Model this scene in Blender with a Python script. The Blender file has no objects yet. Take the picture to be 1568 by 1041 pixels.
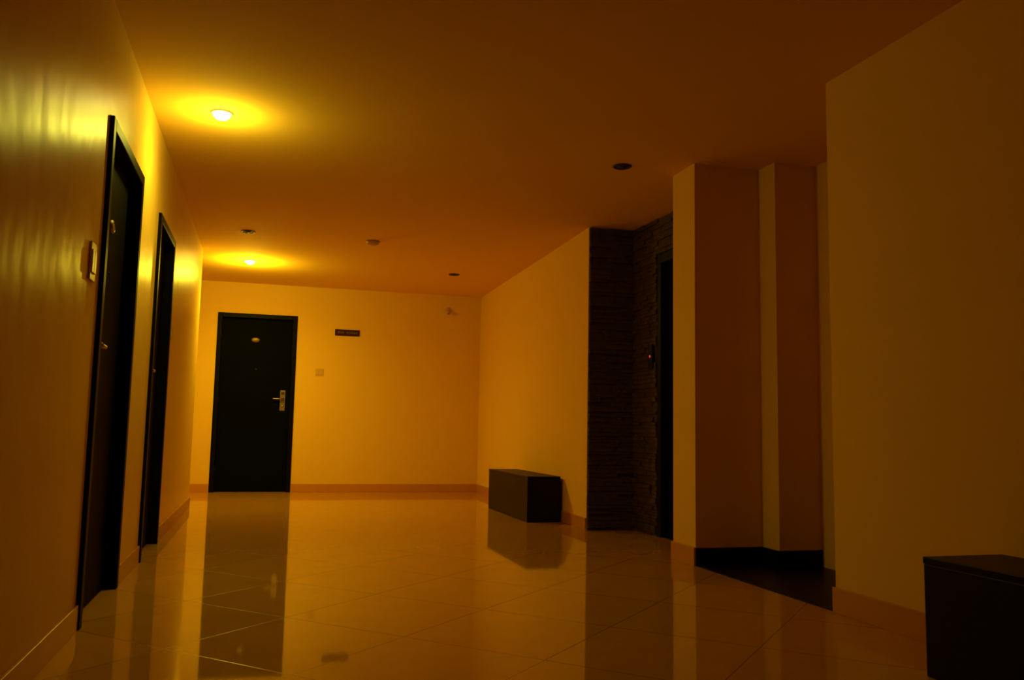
import bpy, bmesh, math, random
from mathutils import Vector, Matrix
random.seed(4)
sc=bpy.context.scene
sc.view_settings.view_transform='Standard'
sc.view_settings.look='None'

# ---------------------------------------------------------------- materials
def mat(name,col,rough=.5,metal=0,spec=.5,ior=1.45,emit=None,es=0,bump=None,var=0,varscale=3):
    m=bpy.data.materials.new(name); m.use_nodes=True
    nt=m.node_tree; b=nt.nodes['Principled BSDF']
    b.inputs['Base Color'].default_value=(*col,1)
    b.inputs['Roughness'].default_value=rough
    b.inputs['Metallic'].default_value=metal
    b.inputs['IOR'].default_value=ior
    b.inputs['Specular IOR Level'].default_value=spec
    if emit:
        b.inputs['Emission Color'].default_value=(*emit,1); b.inputs['Emission Strength'].default_value=es
    tc=nt.nodes.new('ShaderNodeTexCoord')
    if var:
        n=nt.nodes.new('ShaderNodeTexNoise'); n.inputs['Scale'].default_value=varscale; n.inputs['Detail'].default_value=4
        r=nt.nodes.new('ShaderNodeMapRange'); r.inputs['To Min'].default_value=1-var; r.inputs['To Max'].default_value=1+var
        v=nt.nodes.new('ShaderNodeVectorMath'); v.operation='SCALE'; v.inputs[0].default_value=col
        nt.links.new(tc.outputs['Object'],n.inputs['Vector']); nt.links.new(n.outputs['Fac'],r.inputs['Value'])
        nt.links.new(r.outputs['Result'],v.inputs['Scale']); nt.links.new(v.outputs['Vector'],b.inputs['Base Color'])
    if bump:
        strength,scale,stretch,dist=bump
        mp=nt.nodes.new('ShaderNodeMapping'); mp.inputs['Scale'].default_value=stretch
        n=nt.nodes.new('ShaderNodeTexNoise'); n.inputs['Scale'].default_value=scale; n.inputs['Detail'].default_value=1.5
        bp=nt.nodes.new('ShaderNodeBump'); bp.inputs['Strength'].default_value=strength; bp.inputs['Distance'].default_value=dist
        nt.links.new(tc.outputs['Object'],mp.inputs['Vector']); nt.links.new(mp.outputs['Vector'],n.inputs['Vector'])
        nt.links.new(n.outputs['Fac'],bp.inputs['Height']); nt.links.new(bp.outputs['Normal'],b.inputs['Normal'])
    return m
PAINT=(.85,.55,.10)
M_wall=mat('matte_wall_paint',PAINT,.6,spec=.10,var=.02)
M_wallL=mat('satin_wall_paint',PAINT,.33,spec=.07,bump=(.45,3.5,(1,1.8,1.2),.010),var=.02)
M_ceil=mat('ceiling_paint',(.88,.55,.09),.85,spec=.05,var=.03,varscale=1.2)
M_base=mat('baseboard_tile',(.60,.26,.04),.2,var=.06)
M_door=mat('dark_door_laminate',(.0025,.003,.0025),.6,spec=.03,bump=(.15,8,(1,1,.1),.002),var=.25,varscale=6)
M_frame=mat('door_frame_wood',(.005,.0045,.004),.45,spec=.06,var=.2)
M_steel=mat('brushed_steel',(.36,.29,.22),.4,1,var=.08)
M_brass=mat('aged_brass',(.22,.15,.06),.5,1,var=.1)
M_plast=mat('switch_plastic',(.66,.42,.10),.35,var=.03)
M_plastd=mat('fixture_dark',(.03,.02,.012),.5,var=.2)
M_trim=mat('fixture_trim',(.30,.19,.08),.4,var=.05)
M_sign=mat('sign_brown',(.05,.014,.006),.45,spec=.15,var=.15)
M_bench=mat('bench_dark_laminate',(.006,.0055,.004),.4,spec=.15,bump=(.1,10,(1,.1,1),.002),var=.25,varscale=5)
M_gran=mat('black_granite',(.006,.007,.006),.35,spec=.12,var=.5,varscale=60)
M_stone=mat('slate_cladding',(.085,.052,.02),.75,spec=.15,bump=(.7,40,(1,1,1),.01),var=.5,varscale=14)
M_lift=mat('lift_door_dark',(.008,.007,.006),.4,.0,spec=.15,var=.15)
M_red=mat('red_indicator',(.5,.02,.01),.4,emit=(1,.05,.02),es=.8)
M_bulb=mat('lit_bulb',(1,.9,.5),.4,emit=(1,.95,.45),es=14)
M_det=mat('detector_plastic',(.55,.30,.09),.5,var=.03)

# polished floor tiles (diagonal)
M_floor=mat('polished_floor_tile',(.5,.33,.15),.035,spec=.5,ior=1.62)
nt=M_floor.node_tree; b=nt.nodes['Principled BSDF']
tc=nt.nodes.new('ShaderNodeTexCoord'); mp=nt.nodes.new('ShaderNodeMapping'); mp.vector_type='TEXTURE'
mp.inputs['Location'].default_value=(.565,3.42,0); mp.inputs['Rotation'].default_value=(0,0,math.radians(45))
br=nt.nodes.new('ShaderNodeTexBrick'); br.offset=0; br.squash=1
br.inputs['Scale'].default_value=1; br.inputs['Brick Width'].default_value=.62; br.inputs['Row Height'].default_value=.62
br.inputs['Mortar Size'].default_value=.0024; br.inputs['Mortar Smooth'].default_value=.1
br.inputs['Color1'].default_value=(.58,.29,.035,1); br.inputs['Color2'].default_value=(.61,.31,.04,1); br.inputs['Mortar'].default_value=(.22,.10,.015,1)
nz=nt.nodes.new('ShaderNodeTexNoise'); nz.inputs['Scale'].default_value=5; nz.inputs['Detail'].default_value=6
mr=nt.nodes.new('ShaderNodeMapRange'); mr.inputs['To Min'].default_value=.9; mr.inputs['To Max'].default_value=1.1
vm=nt.nodes.new('ShaderNodeVectorMath'); vm.operation='SCALE'
nt.links.new(tc.outputs['Object'],mp.inputs['Vector']); nt.links.new(mp.outputs['Vector'],br.inputs['Vector'])
nt.links.new(tc.outputs['Object'],nz.inputs['Vector']); nt.links.new(nz.outputs['Fac'],mr.inputs['Value'])
nt.links.new(br.outputs['Color'],vm.inputs[0]); nt.links.new(mr.outputs['Result'],vm.inputs['Scale']); nt.links.new(vm.outputs['Vector'],b.inputs['Base Color'])
m2=nt.nodes.new('ShaderNodeMapRange'); m2.inputs['To Min'].default_value=.045; m2.inputs['To Max'].default_value=.25
nt.links.new(br.outputs['Fac'],m2.inputs['Value']); nt.links.new(m2.outputs['Result'],b.inputs['Roughness'])

# ---------------------------------------------------------------- mesh helpers
def new_obj(name,bm,mats,loc=(0,0,0),rotz=0,parent=None,smooth=False):
    me=bpy.data.meshes.new(name); bmesh.ops.recalc_face_normals(bm,faces=bm.faces[:]); bm.to_mesh(me); bm.free()
    if not isinstance(mats,(list,tuple)): mats=[mats]
    for m in mats: me.materials.append(m)
    if smooth:
        for p in me.polygons: p.use_smooth=True
    o=bpy.data.objects.new(name,me); sc.collection.objects.link(o)
    o.location=loc; o.rotation_euler=(0,0,rotz)
    if parent: o.parent=parent
    return o
def box(bm,a,b_,mi=0,bev=0):
    vs=[bm.verts.new((x,y,z)) for x in (a[0],b_[0]) for y in (a[1],b_[1]) for z in (a[2],b_[2])]
    idx=[(0,1,3,2),(4,6,7,5),(0,4,5,1),(2,3,7,6),(0,2,6,4),(1,5,7,3)]
    fs=[bm.faces.new([vs[i] for i in q]) for q in idx]
    for f_ in fs: f_.material_index=mi
    if bev:
        es=list({e for f_ in fs for e in f_.edges})
        bmesh.ops.bevel(bm,geom=es,offset=bev,segments=2,affect='EDGES',profile=.5,material=-1)
def boxes(name,lst,m,parent=None,bev=0,loc=(0,0,0),rotz=0):
    bm=bmesh.new()
    for it in lst: box(bm,it[0],it[1],it[2] if len(it)>2 else 0,bev)
    return new_obj(name,bm,m,loc,rotz,parent)
def lathe(bm,prof,seg=32,mi=0,M=Matrix()):
    rings=[]
    for r,z in prof:
        if r<1e-6: rings.append([bm.verts.new(M@Vector((0,0,z)))])
        else: rings.append([bm.verts.new(M@Vector((r*math.cos(2*math.pi*i/seg),r*math.sin(2*math.pi*i/seg),z))) for i in range(seg)])
    for A,B in zip(rings,rings[1:]):
        for i in range(seg):
            j=(i+1)%seg
            if len(A)==1 and len(B)==1: continue
            if len(A)==1: f_=bm.faces.new((A[0],B[i],B[j]))
            elif len(B)==1: f_=bm.faces.new((A[i],A[j],B[0]))
            else: f_=bm.faces.new((A[i],A[j],B[j],B[i]))
            f_.material_index=mi; f_.smooth=True
def prism(name,pts,z0,z1,m):
    bm=bmesh.new()
    lo=[bm.verts.new((x,y,z0)) for x,y in pts]; hi=[bm.verts.new((x,y,z1)) for x,y in pts]
    bm.faces.new(lo[::-1]); bm.faces.new(hi)
    n=len(pts)
    for i in range(n): bm.faces.new((lo[i],lo[(i+1)%n],hi[(i+1)%n],hi[i]))
    return new_obj(name,bm,m)
def empty(name,loc=(0,0,0),rotz=0):
    e=bpy.data.objects.new(name,None); sc.collection.objects.link(e); e.location=loc; e.rotation_euler=(0,0,rotz); e.empty_display_size=.1
    return e

# ---------------------------------------------------------------- room shell
XL,XR,YB,H=-.68,2.6,10.9,2.56
YF=-3.0
boxes('floor',[((-3.2,YF-.2,-.1),(3.9,YB+.2,0))],M_floor)
boxes('ceiling',[((-3.2,YF-.2,H),(3.9,YB+.2,H+.15))],M_ceil)
D1,D2=(3.77,4.71,2.10),(5.48,6.36,2.10)
boxes('wall_left',[((XL-.2,YF,0),(XL,D1[0],H)),((XL-.2,D1[0],D1[2]),(XL,D1[1],H)),((XL-.2,D1[1],0),(XL,D2[0],H)),
   ((XL-.2,D2[0],D2[2]),(XL,D2[1],H)),((XL-.2,D2[1],0),(XL,9.0,H)),((-3.0,8.8,0),(XL-.2,9.0,H))],M_wallL)
DB=(-.61,.34,2.18)
boxes('wall_far',[((-3.0,YB,0),(DB[0],YB+.2,H)),((DB[0],YB,DB[2]),(DB[1],YB+.2,H)),((DB[1],YB,0),(3.6,YB+.2,H))],M_wall)
boxes('wall_corridor_end',[((-3.2,8.8,0),(-3.0,YB+.2,H))],M_wall)
boxes('wall_behind',[((-.88,YF-.2,0),(2.8,YF,H))],M_wall)
prism('wall_right',[(XR,6.7),(3.6,6.7),(3.6,YB),(2.70,YB)],0,H,M_wall)
boxes('wall_right_pillar',[((XR,4.83,0),(3.8,5.13,H)),((3.07,4.64,0),(3.37,4.83,H)),((3.37,4.45,0),(3.8,4.83,H))],M_wall)
boxes('wall_right_near',[((XR,YF,0),(XR+.2,3.48,H)),((XR+.2,3.3,0),(3.8,3.48,H)),((3.7,3.48,0),(3.8,4.45,H))],M_wall)
LX=3.03
boxes('wall_lift',[((LX,5.13,0),(LX+.2,5.30,H)),((LX,5.30,2.26),(LX+.2,6.23,H)),((LX,6.23,0),(LX+.2,6.7,H)),((LX+.2,5.13,0),(LX+.3,6.7,H))],M_wall)

# baseboards
BH,BT=.10,.012
def bb(name,lst,m=M_base,h=BH):
    bm=bmesh.new()
    for (x0,y0,x1,y1) in lst: box(bm,(x0,y0,.0),(x1,y1,h),0,.002)
    return new_obj(name,bm,m)
bb('baseboard_left',[(XL,YF,XL+BT,D1[0]-.004),(XL,D1[1]+.004,XL+BT,D2[0]-.004),(XL,D2[1]+.004,XL+BT,9.0+BT),(-3.0,9.0,XL,9.0+BT)])
bb('baseboard_far',[(-3.0,YB-BT,DB[0]-.004,YB),(DB[1]+.004,YB-BT,2.69,YB)])
o=bb('baseboard_right',[(0,0,4.2,BT)]); o.location=(XR,6.7,0)
ang=math.atan2(YB-6.7,.10); o.rotation_euler=(0,0,ang)
bb('baseboard_pillar',[(XR-BT,4.83,XR,5.13+BT),(XR,5.13,LX,5.13+BT)],h=.115)
bb('baseboard_near',[(XR-BT,YF,XR,3.48+BT)],h=.115)
bb('trim_granite_skirting',[(XR,4.818,3.07,4.83),(3.058,4.64,3.07,4.818),(3.058,4.628,3.37,4.64)],M_gran,.11)
boxes('floor_stair_landing',[((XR,3.48,0),(3.7,4.83,.006))],M_gran)

# ---------------------------------------------------------------- doors
def lever(parent,px,z,dirx,big=True):
    bm=bmesh.new()
    pw,ph=.062,.25
    box(bm,(px-pw/2,-.008,z-ph/2),(px+pw/2,.0,z+ph/2),0,.003)
    R=Matrix.Translation((px,-.008,z+.02))@Matrix.Rotation(math.radians(90),4,'X')
    lathe(bm,[(0,0),(.018,0),(.018,.008),(.011,.012),(.011,.045),(0,.045)],20,0,R)
    R2=Matrix.Translation((px,-.046,z+.02))@Matrix.Rotation(math.radians(90*dirx),4,'Y')
    lathe(bm,[(0,-.012),(.011,-.010),(.010,.05),(.009,.11),(.006,.12),(0,.122)],16,0,R2)
    R3=Matrix.Translation((px,-.008,z-.07))@Matrix.Rotation(math.radians(90),4,'X')
    lathe(bm,[(0,0),(.014,0),(.012,.006),(0,.006)],18,0,R3)
    box(bm,(px-.018,-.011,z+.075),(px+.018,-.0075,z+.105),1)
    new_obj('lever_handle',bm,[M_steel,M_plastd],(0,.045,0),0,parent)
def door(name,loc,rotz,w,h,hx,dirx,numx,numz):
    e=empty(name,loc,rotz)
    g=.003; fw=.055
    bm=bmesh.new()
    for a,b_ in (((g,-.018,0),(fw,.12,h-g)),((w-fw,-.018,0),(w-g,.12,h-g)),((fw,-.018,h-fw),(w-fw,.12,h-fw+fw-g))): box(bm,a,b_,0,.004)
    for a,b_ in (((fw,.088,0),(fw+.012,.12,h-fw)),((w-fw-.012,.088,0),(w-fw,.12,h-fw)),((fw,.088,h-fw-.012),(w-fw,.12,h-fw))): box(bm,a,b_)
    new_obj('frame',bm,M_frame,parent=e)
    bm=bmesh.new(); box(bm,(fw+.003,.045,.006),(w-fw-.003,.087,h-fw-.003),0,.002)
    new_obj('leaf',bm,M_door,parent=e)
    lever(e,hx,1.12,dirx)
    bm=bmesh.new()   # oval number plate
    R=Matrix.Translation((numx,.045,numz))@Matrix.Rotation(math.radians(90),4,'X')@Matrix.Diagonal((1,.6,1,1))
    lathe(bm,[(0,.008),(.045,.008),(.05,.005),(.052,0)],32,0,R)
    lathe(bm,[(.036,.008),(.038,.0105),(.041,.008)],32,0,R)
    new_obj('number_plate',bm,M_brass,parent=e)
    bm=bmesh.new()
    R=Matrix.Translation((w/2,.045,1.5))@Matrix.Rotation(math.radians(90),4,'X')
    lathe(bm,[(0,.002),(.005,.002),(.007,.004),(.008,0)],20,0,R)
    new_obj('peephole',bm,M_plastd,parent=e)
    bm=bmesh.new()
    hs=w-fw-.002 if hx<w/2 else fw+.002
    for zz in (.25,h/2,h-.3): lathe(bm,[(0,-.05),(.007,-.05),(.007,.05),(0,.05)],12,0,Matrix.Translation((hs,.042,zz)))
    new_obj('hinges',bm,M_frame,parent=e)
    return e
door('door_1',(XL,D1[0],0),math.radians(90),D1[1]-D1[0],2.10,.13,1,.47,1.72)
door('door_2',(XL,D2[0],0),math.radians(90),D2[1]-D2[0],2.10,.13,1,.44,1.72)
door('door_3',(DB[0],YB,0),0,DB[1]-DB[0],2.18,.81,-1,.455,1.86)

# lift door
e=empty('lift_door',(LX,6.23,0),math.radians(-90))   # faces -X : local x -> -Y
w,h=.93,2.26
bm=bmesh.new()
for a,b_ in (((.003,-.015,0),(.06,.16,h-.003)),((w-.06,-.015,0),(w-.003,.16,h-.003)),((.06,-.015,h-.08),(w-.06,.16,h-.003))): box(bm,a,b_,0,.003)
new_obj('frame',bm,M_lift,parent=e)
boxes('panels',[((.062,.06,.005),(w/2-.002,.09,h-.082)),((w/2+.002,.06,.005),(w-.062,.09,h-.082))],M_lift,parent=e,bev=.002)
boxes('sill',[((.06,-.0,0),(w-.06,.058,.006))],M_lift,parent=e)

# call panel with red indicator
e=empty('lift_call_panel',(LX-.045,6.30,1.43))
boxes('plate',[((0,-.035,-.10),(.012,.035,.10))],M_lift,parent=e,bev=.003)
bm=bmesh.new(); box(bm,(-.004,-.008,-.008),(.0,.008,.010),0,.001); new_obj('indicator',bm,M_red,parent=e)
bm=bmesh.new()
lathe(bm,[(0,.006),(.012,.006),(.014,0)],20,0,Matrix.Translation((0,0,-.055))@Matrix.Rotation(math.radians(-90),4,'Y')); new_obj('button',bm,M_lift,parent=e)

# slate ledger cladding
bm=bmesh.new()
z=0.0
while z<H-.012:
    hh=min(random.uniform(.018,.042),H-z-.001)
    if z<2.262<z+hh+.012: hh=2.262-z if z<2.261 else hh
    x=XR+.003
    while x<LX-.04:
        l=random.uniform(.10,.32); x2=min(x+l,LX-.001)
        if LX-x2<.06: x2=LX-.001
        d=random.uniform(.012,.04)
        box(bm,(x,6.7-d,z),(x2-.002,6.699,z+hh-.003)); x=x2
    yend=6.232 if z<2.2615 else 5.15
    y=6.698
    while y>yend+.01:
        l=random.uniform(.10,.28); y2=max(y-l,yend)
        if y2-yend<.05: y2=yend
        d=random.uniform(.012,.034)
        box(bm,(LX-d,y2+.002,z),(LX-.001,y,z+hh-.003)); y=y2-.0001
        if y2<=yend+.0005: break
    z+=hh
new_obj('wall_slate_cladding',bm,M_stone)

# ---------------------------------------------------------------- benches
def bench(loc,w=.31,l=1.36,h=.405):
    e=empty('box_bench',loc)
    bm=bmesh.new()
    box(bm,(.0,.0,.0),(w,l,h-.0245),0,.003)
    new_obj('body',bm,M_bench,parent=e)
    bm=bmesh.new(); box(bm,(-.002,-.002,h-.024),(w,l+.002,h),0,.003); box(bm,(.006,.006,h-.028),(w-.006,l-.006,h-.023))
    new_obj('top',bm,M_bench,parent=e)
bench((2.275,7.31,0))
bench((2.235,1.15,0),w=.345)

# ---------------------------------------------------------------- small wall things
def switch(name,loc,rotz,w=.09,h=.09,gang=2):
    e=empty(name,loc,rotz)
    bm=bmesh.new(); box(bm,(-w/2,-.008,-h/2),(w/2,0,h/2),0,.003); new_obj('plate',bm,M_plast,parent=e)
    bm=bmesh.new()
    s=(w-.02)/gang
    for i in range(gang):
        x0=-w/2+.01+i*s; box(bm,(x0+.002,-.012,-h*.3),(x0+s-.002,-.007,h*.3),0,.002)
    new_obj('rockers',bm,M_plast,parent=e)
switch('light_switch',(.63,YB,1.487),0,.10,.09,3)
switch('light_switch',(XL,3.60,1.44),math.radians(90),.10,.15,2)
switch('light_switch',(XL,6.52,1.47),math.radians(90),.09,.10,2)
e=empty('room_number_sign',(.958,YB,2.0))
bm=bmesh.new(); box(bm,(-.155,-.012,-.04),(.155,0,.04),0,.003); new_obj('plate',bm,M_sign,parent=e)
bm=bmesh.new()
for i in range(9):
    if i in (3,): continue
    x0=-.12+i*.028; box(bm,(x0,-.0145,-.012),(x0+.004,-.0115,.012)); box(bm,(x0,-.0145,-.012 if i%2 else .008),(x0+.016,-.0115,-.008 if i%2 else .012)); box(bm,(x0+.013,-.0145,-.012),(x0+.017,-.0115,.012))
new_obj('lettering',bm,M_trim,parent=e)
# wall bulb holder high on far wall
e=empty('wall_bulb_holder',(2.25,YB,2.36))
bm=bmesh.new(); lathe(bm,[(0,.018),(.035,.018),(.042,.008),(.044,0)],28,0,Matrix.Rotation(math.radians(90),4,'X')); new_obj('rose',bm,M_plast,parent=e)
bm=bmesh.new(); R=Matrix.Translation((0,-.016,0))@Matrix.Rotation(math.radians(130),4,'X')
lathe(bm,[(.012,0),(.018,.01),(.021,.05),(.024,.055),(.024,.075),(.017,.078),(.017,.05),(0,.05)],24,0,R); new_obj('socket',bm,M_plast,parent=e)

# ---------------------------------------------------------------- ceiling fixtures
def downlight(loc,lit,point=0,spot=0,col=(1,.84,.1),r=.062):
    e=empty('recessed_downlight',(loc[0],loc[1],H))
    bm=bmesh.new(); lathe(bm,[(r*.78,-.001),(r*.80,-.006),(r*.9,-.008),(r,-.005),(r*1.03,0)],40); new_obj('trim_ring',bm,M_trim if lit else M_plastd,parent=e)
    bm=bmesh.new()
    if lit: lathe(bm,[(r*.77,-.002),(r*.72,-.020),(r*.5,-.034),(r*.2,-.040),(0,-.041)],40)
    else: lathe(bm,[(r*.77,-.002),(r*.5,-.004),(r*.2,-.012),(0,-.014)],40)
    new_obj('bulb_face',bm,M_bulb if lit else M_plastd,parent=e)
    if lit:
        for kind,en,zz in (('POINT',point,-.17),('SPOT',spot,-.055)):
            L=bpy.data.lights.new('lamp_'+kind.lower(),kind); L.energy=en; L.color=col; L.shadow_soft_size=.04
            if kind=='SPOT': L.spot_size=math.radians(168); L.spot_blend=.9
            o=bpy.data.objects.new('lamp_'+kind.lower(),L); sc.collection.objects.link(o); o.parent=e; o.location=(0,0,zz)
downlight((-.313,4.90),True,9,20,(1,.89,.09))
downlight((-.23,9.38),True,30,95,(1,.78,.035))
downlight((-.225,7.93),False)
downlight((1.99,9.34),False)
downlight((2.185,5.04),False)
e=empty('smoke_detector',(.90,7.93,H))
bm=bmesh.new(); lathe(bm,[(.062,0),(.062,-.012),(.05,-.03),(.03,-.036),(0,-.038)],36); new_obj('housing',bm,M_det,parent=e)
bm=bmesh.new(); lathe(bm,[(.064,-.004),(.066,-.008),(.064,-.012),(.061,-.008)],36); new_obj('base_ring',bm,M_trim,parent=e)

# ---------------------------------------------------------------- world
w=bpy.data.worlds.new('world'); sc.world=w; w.use_nodes=True
w.node_tree.nodes['Background'].inputs[0].default_value=(.02,.012,.004,1); w.node_tree.nodes['Background'].inputs[1].default_value=.5

# ---------------------------------------------------------------- camera
Xc=Vector((.960213,-.047393,-.275218)); Yc=Vector((-.278615,-.0952,-.955673)); Zc=Vector((.019091,.994329,-.104616))
R=Matrix((Xc,Yc,Zc))
cam=bpy.data.cameras.new('camera'); cam.lens=1300/1568*36; cam.sensor_width=36; cam.clip_start=.02
co=bpy.data.objects.new('camera',cam); sc.collection.objects.link(co)
co.matrix_world=Matrix.Translation((0,0,.82))@R.to_4x4()
sc.camera=co
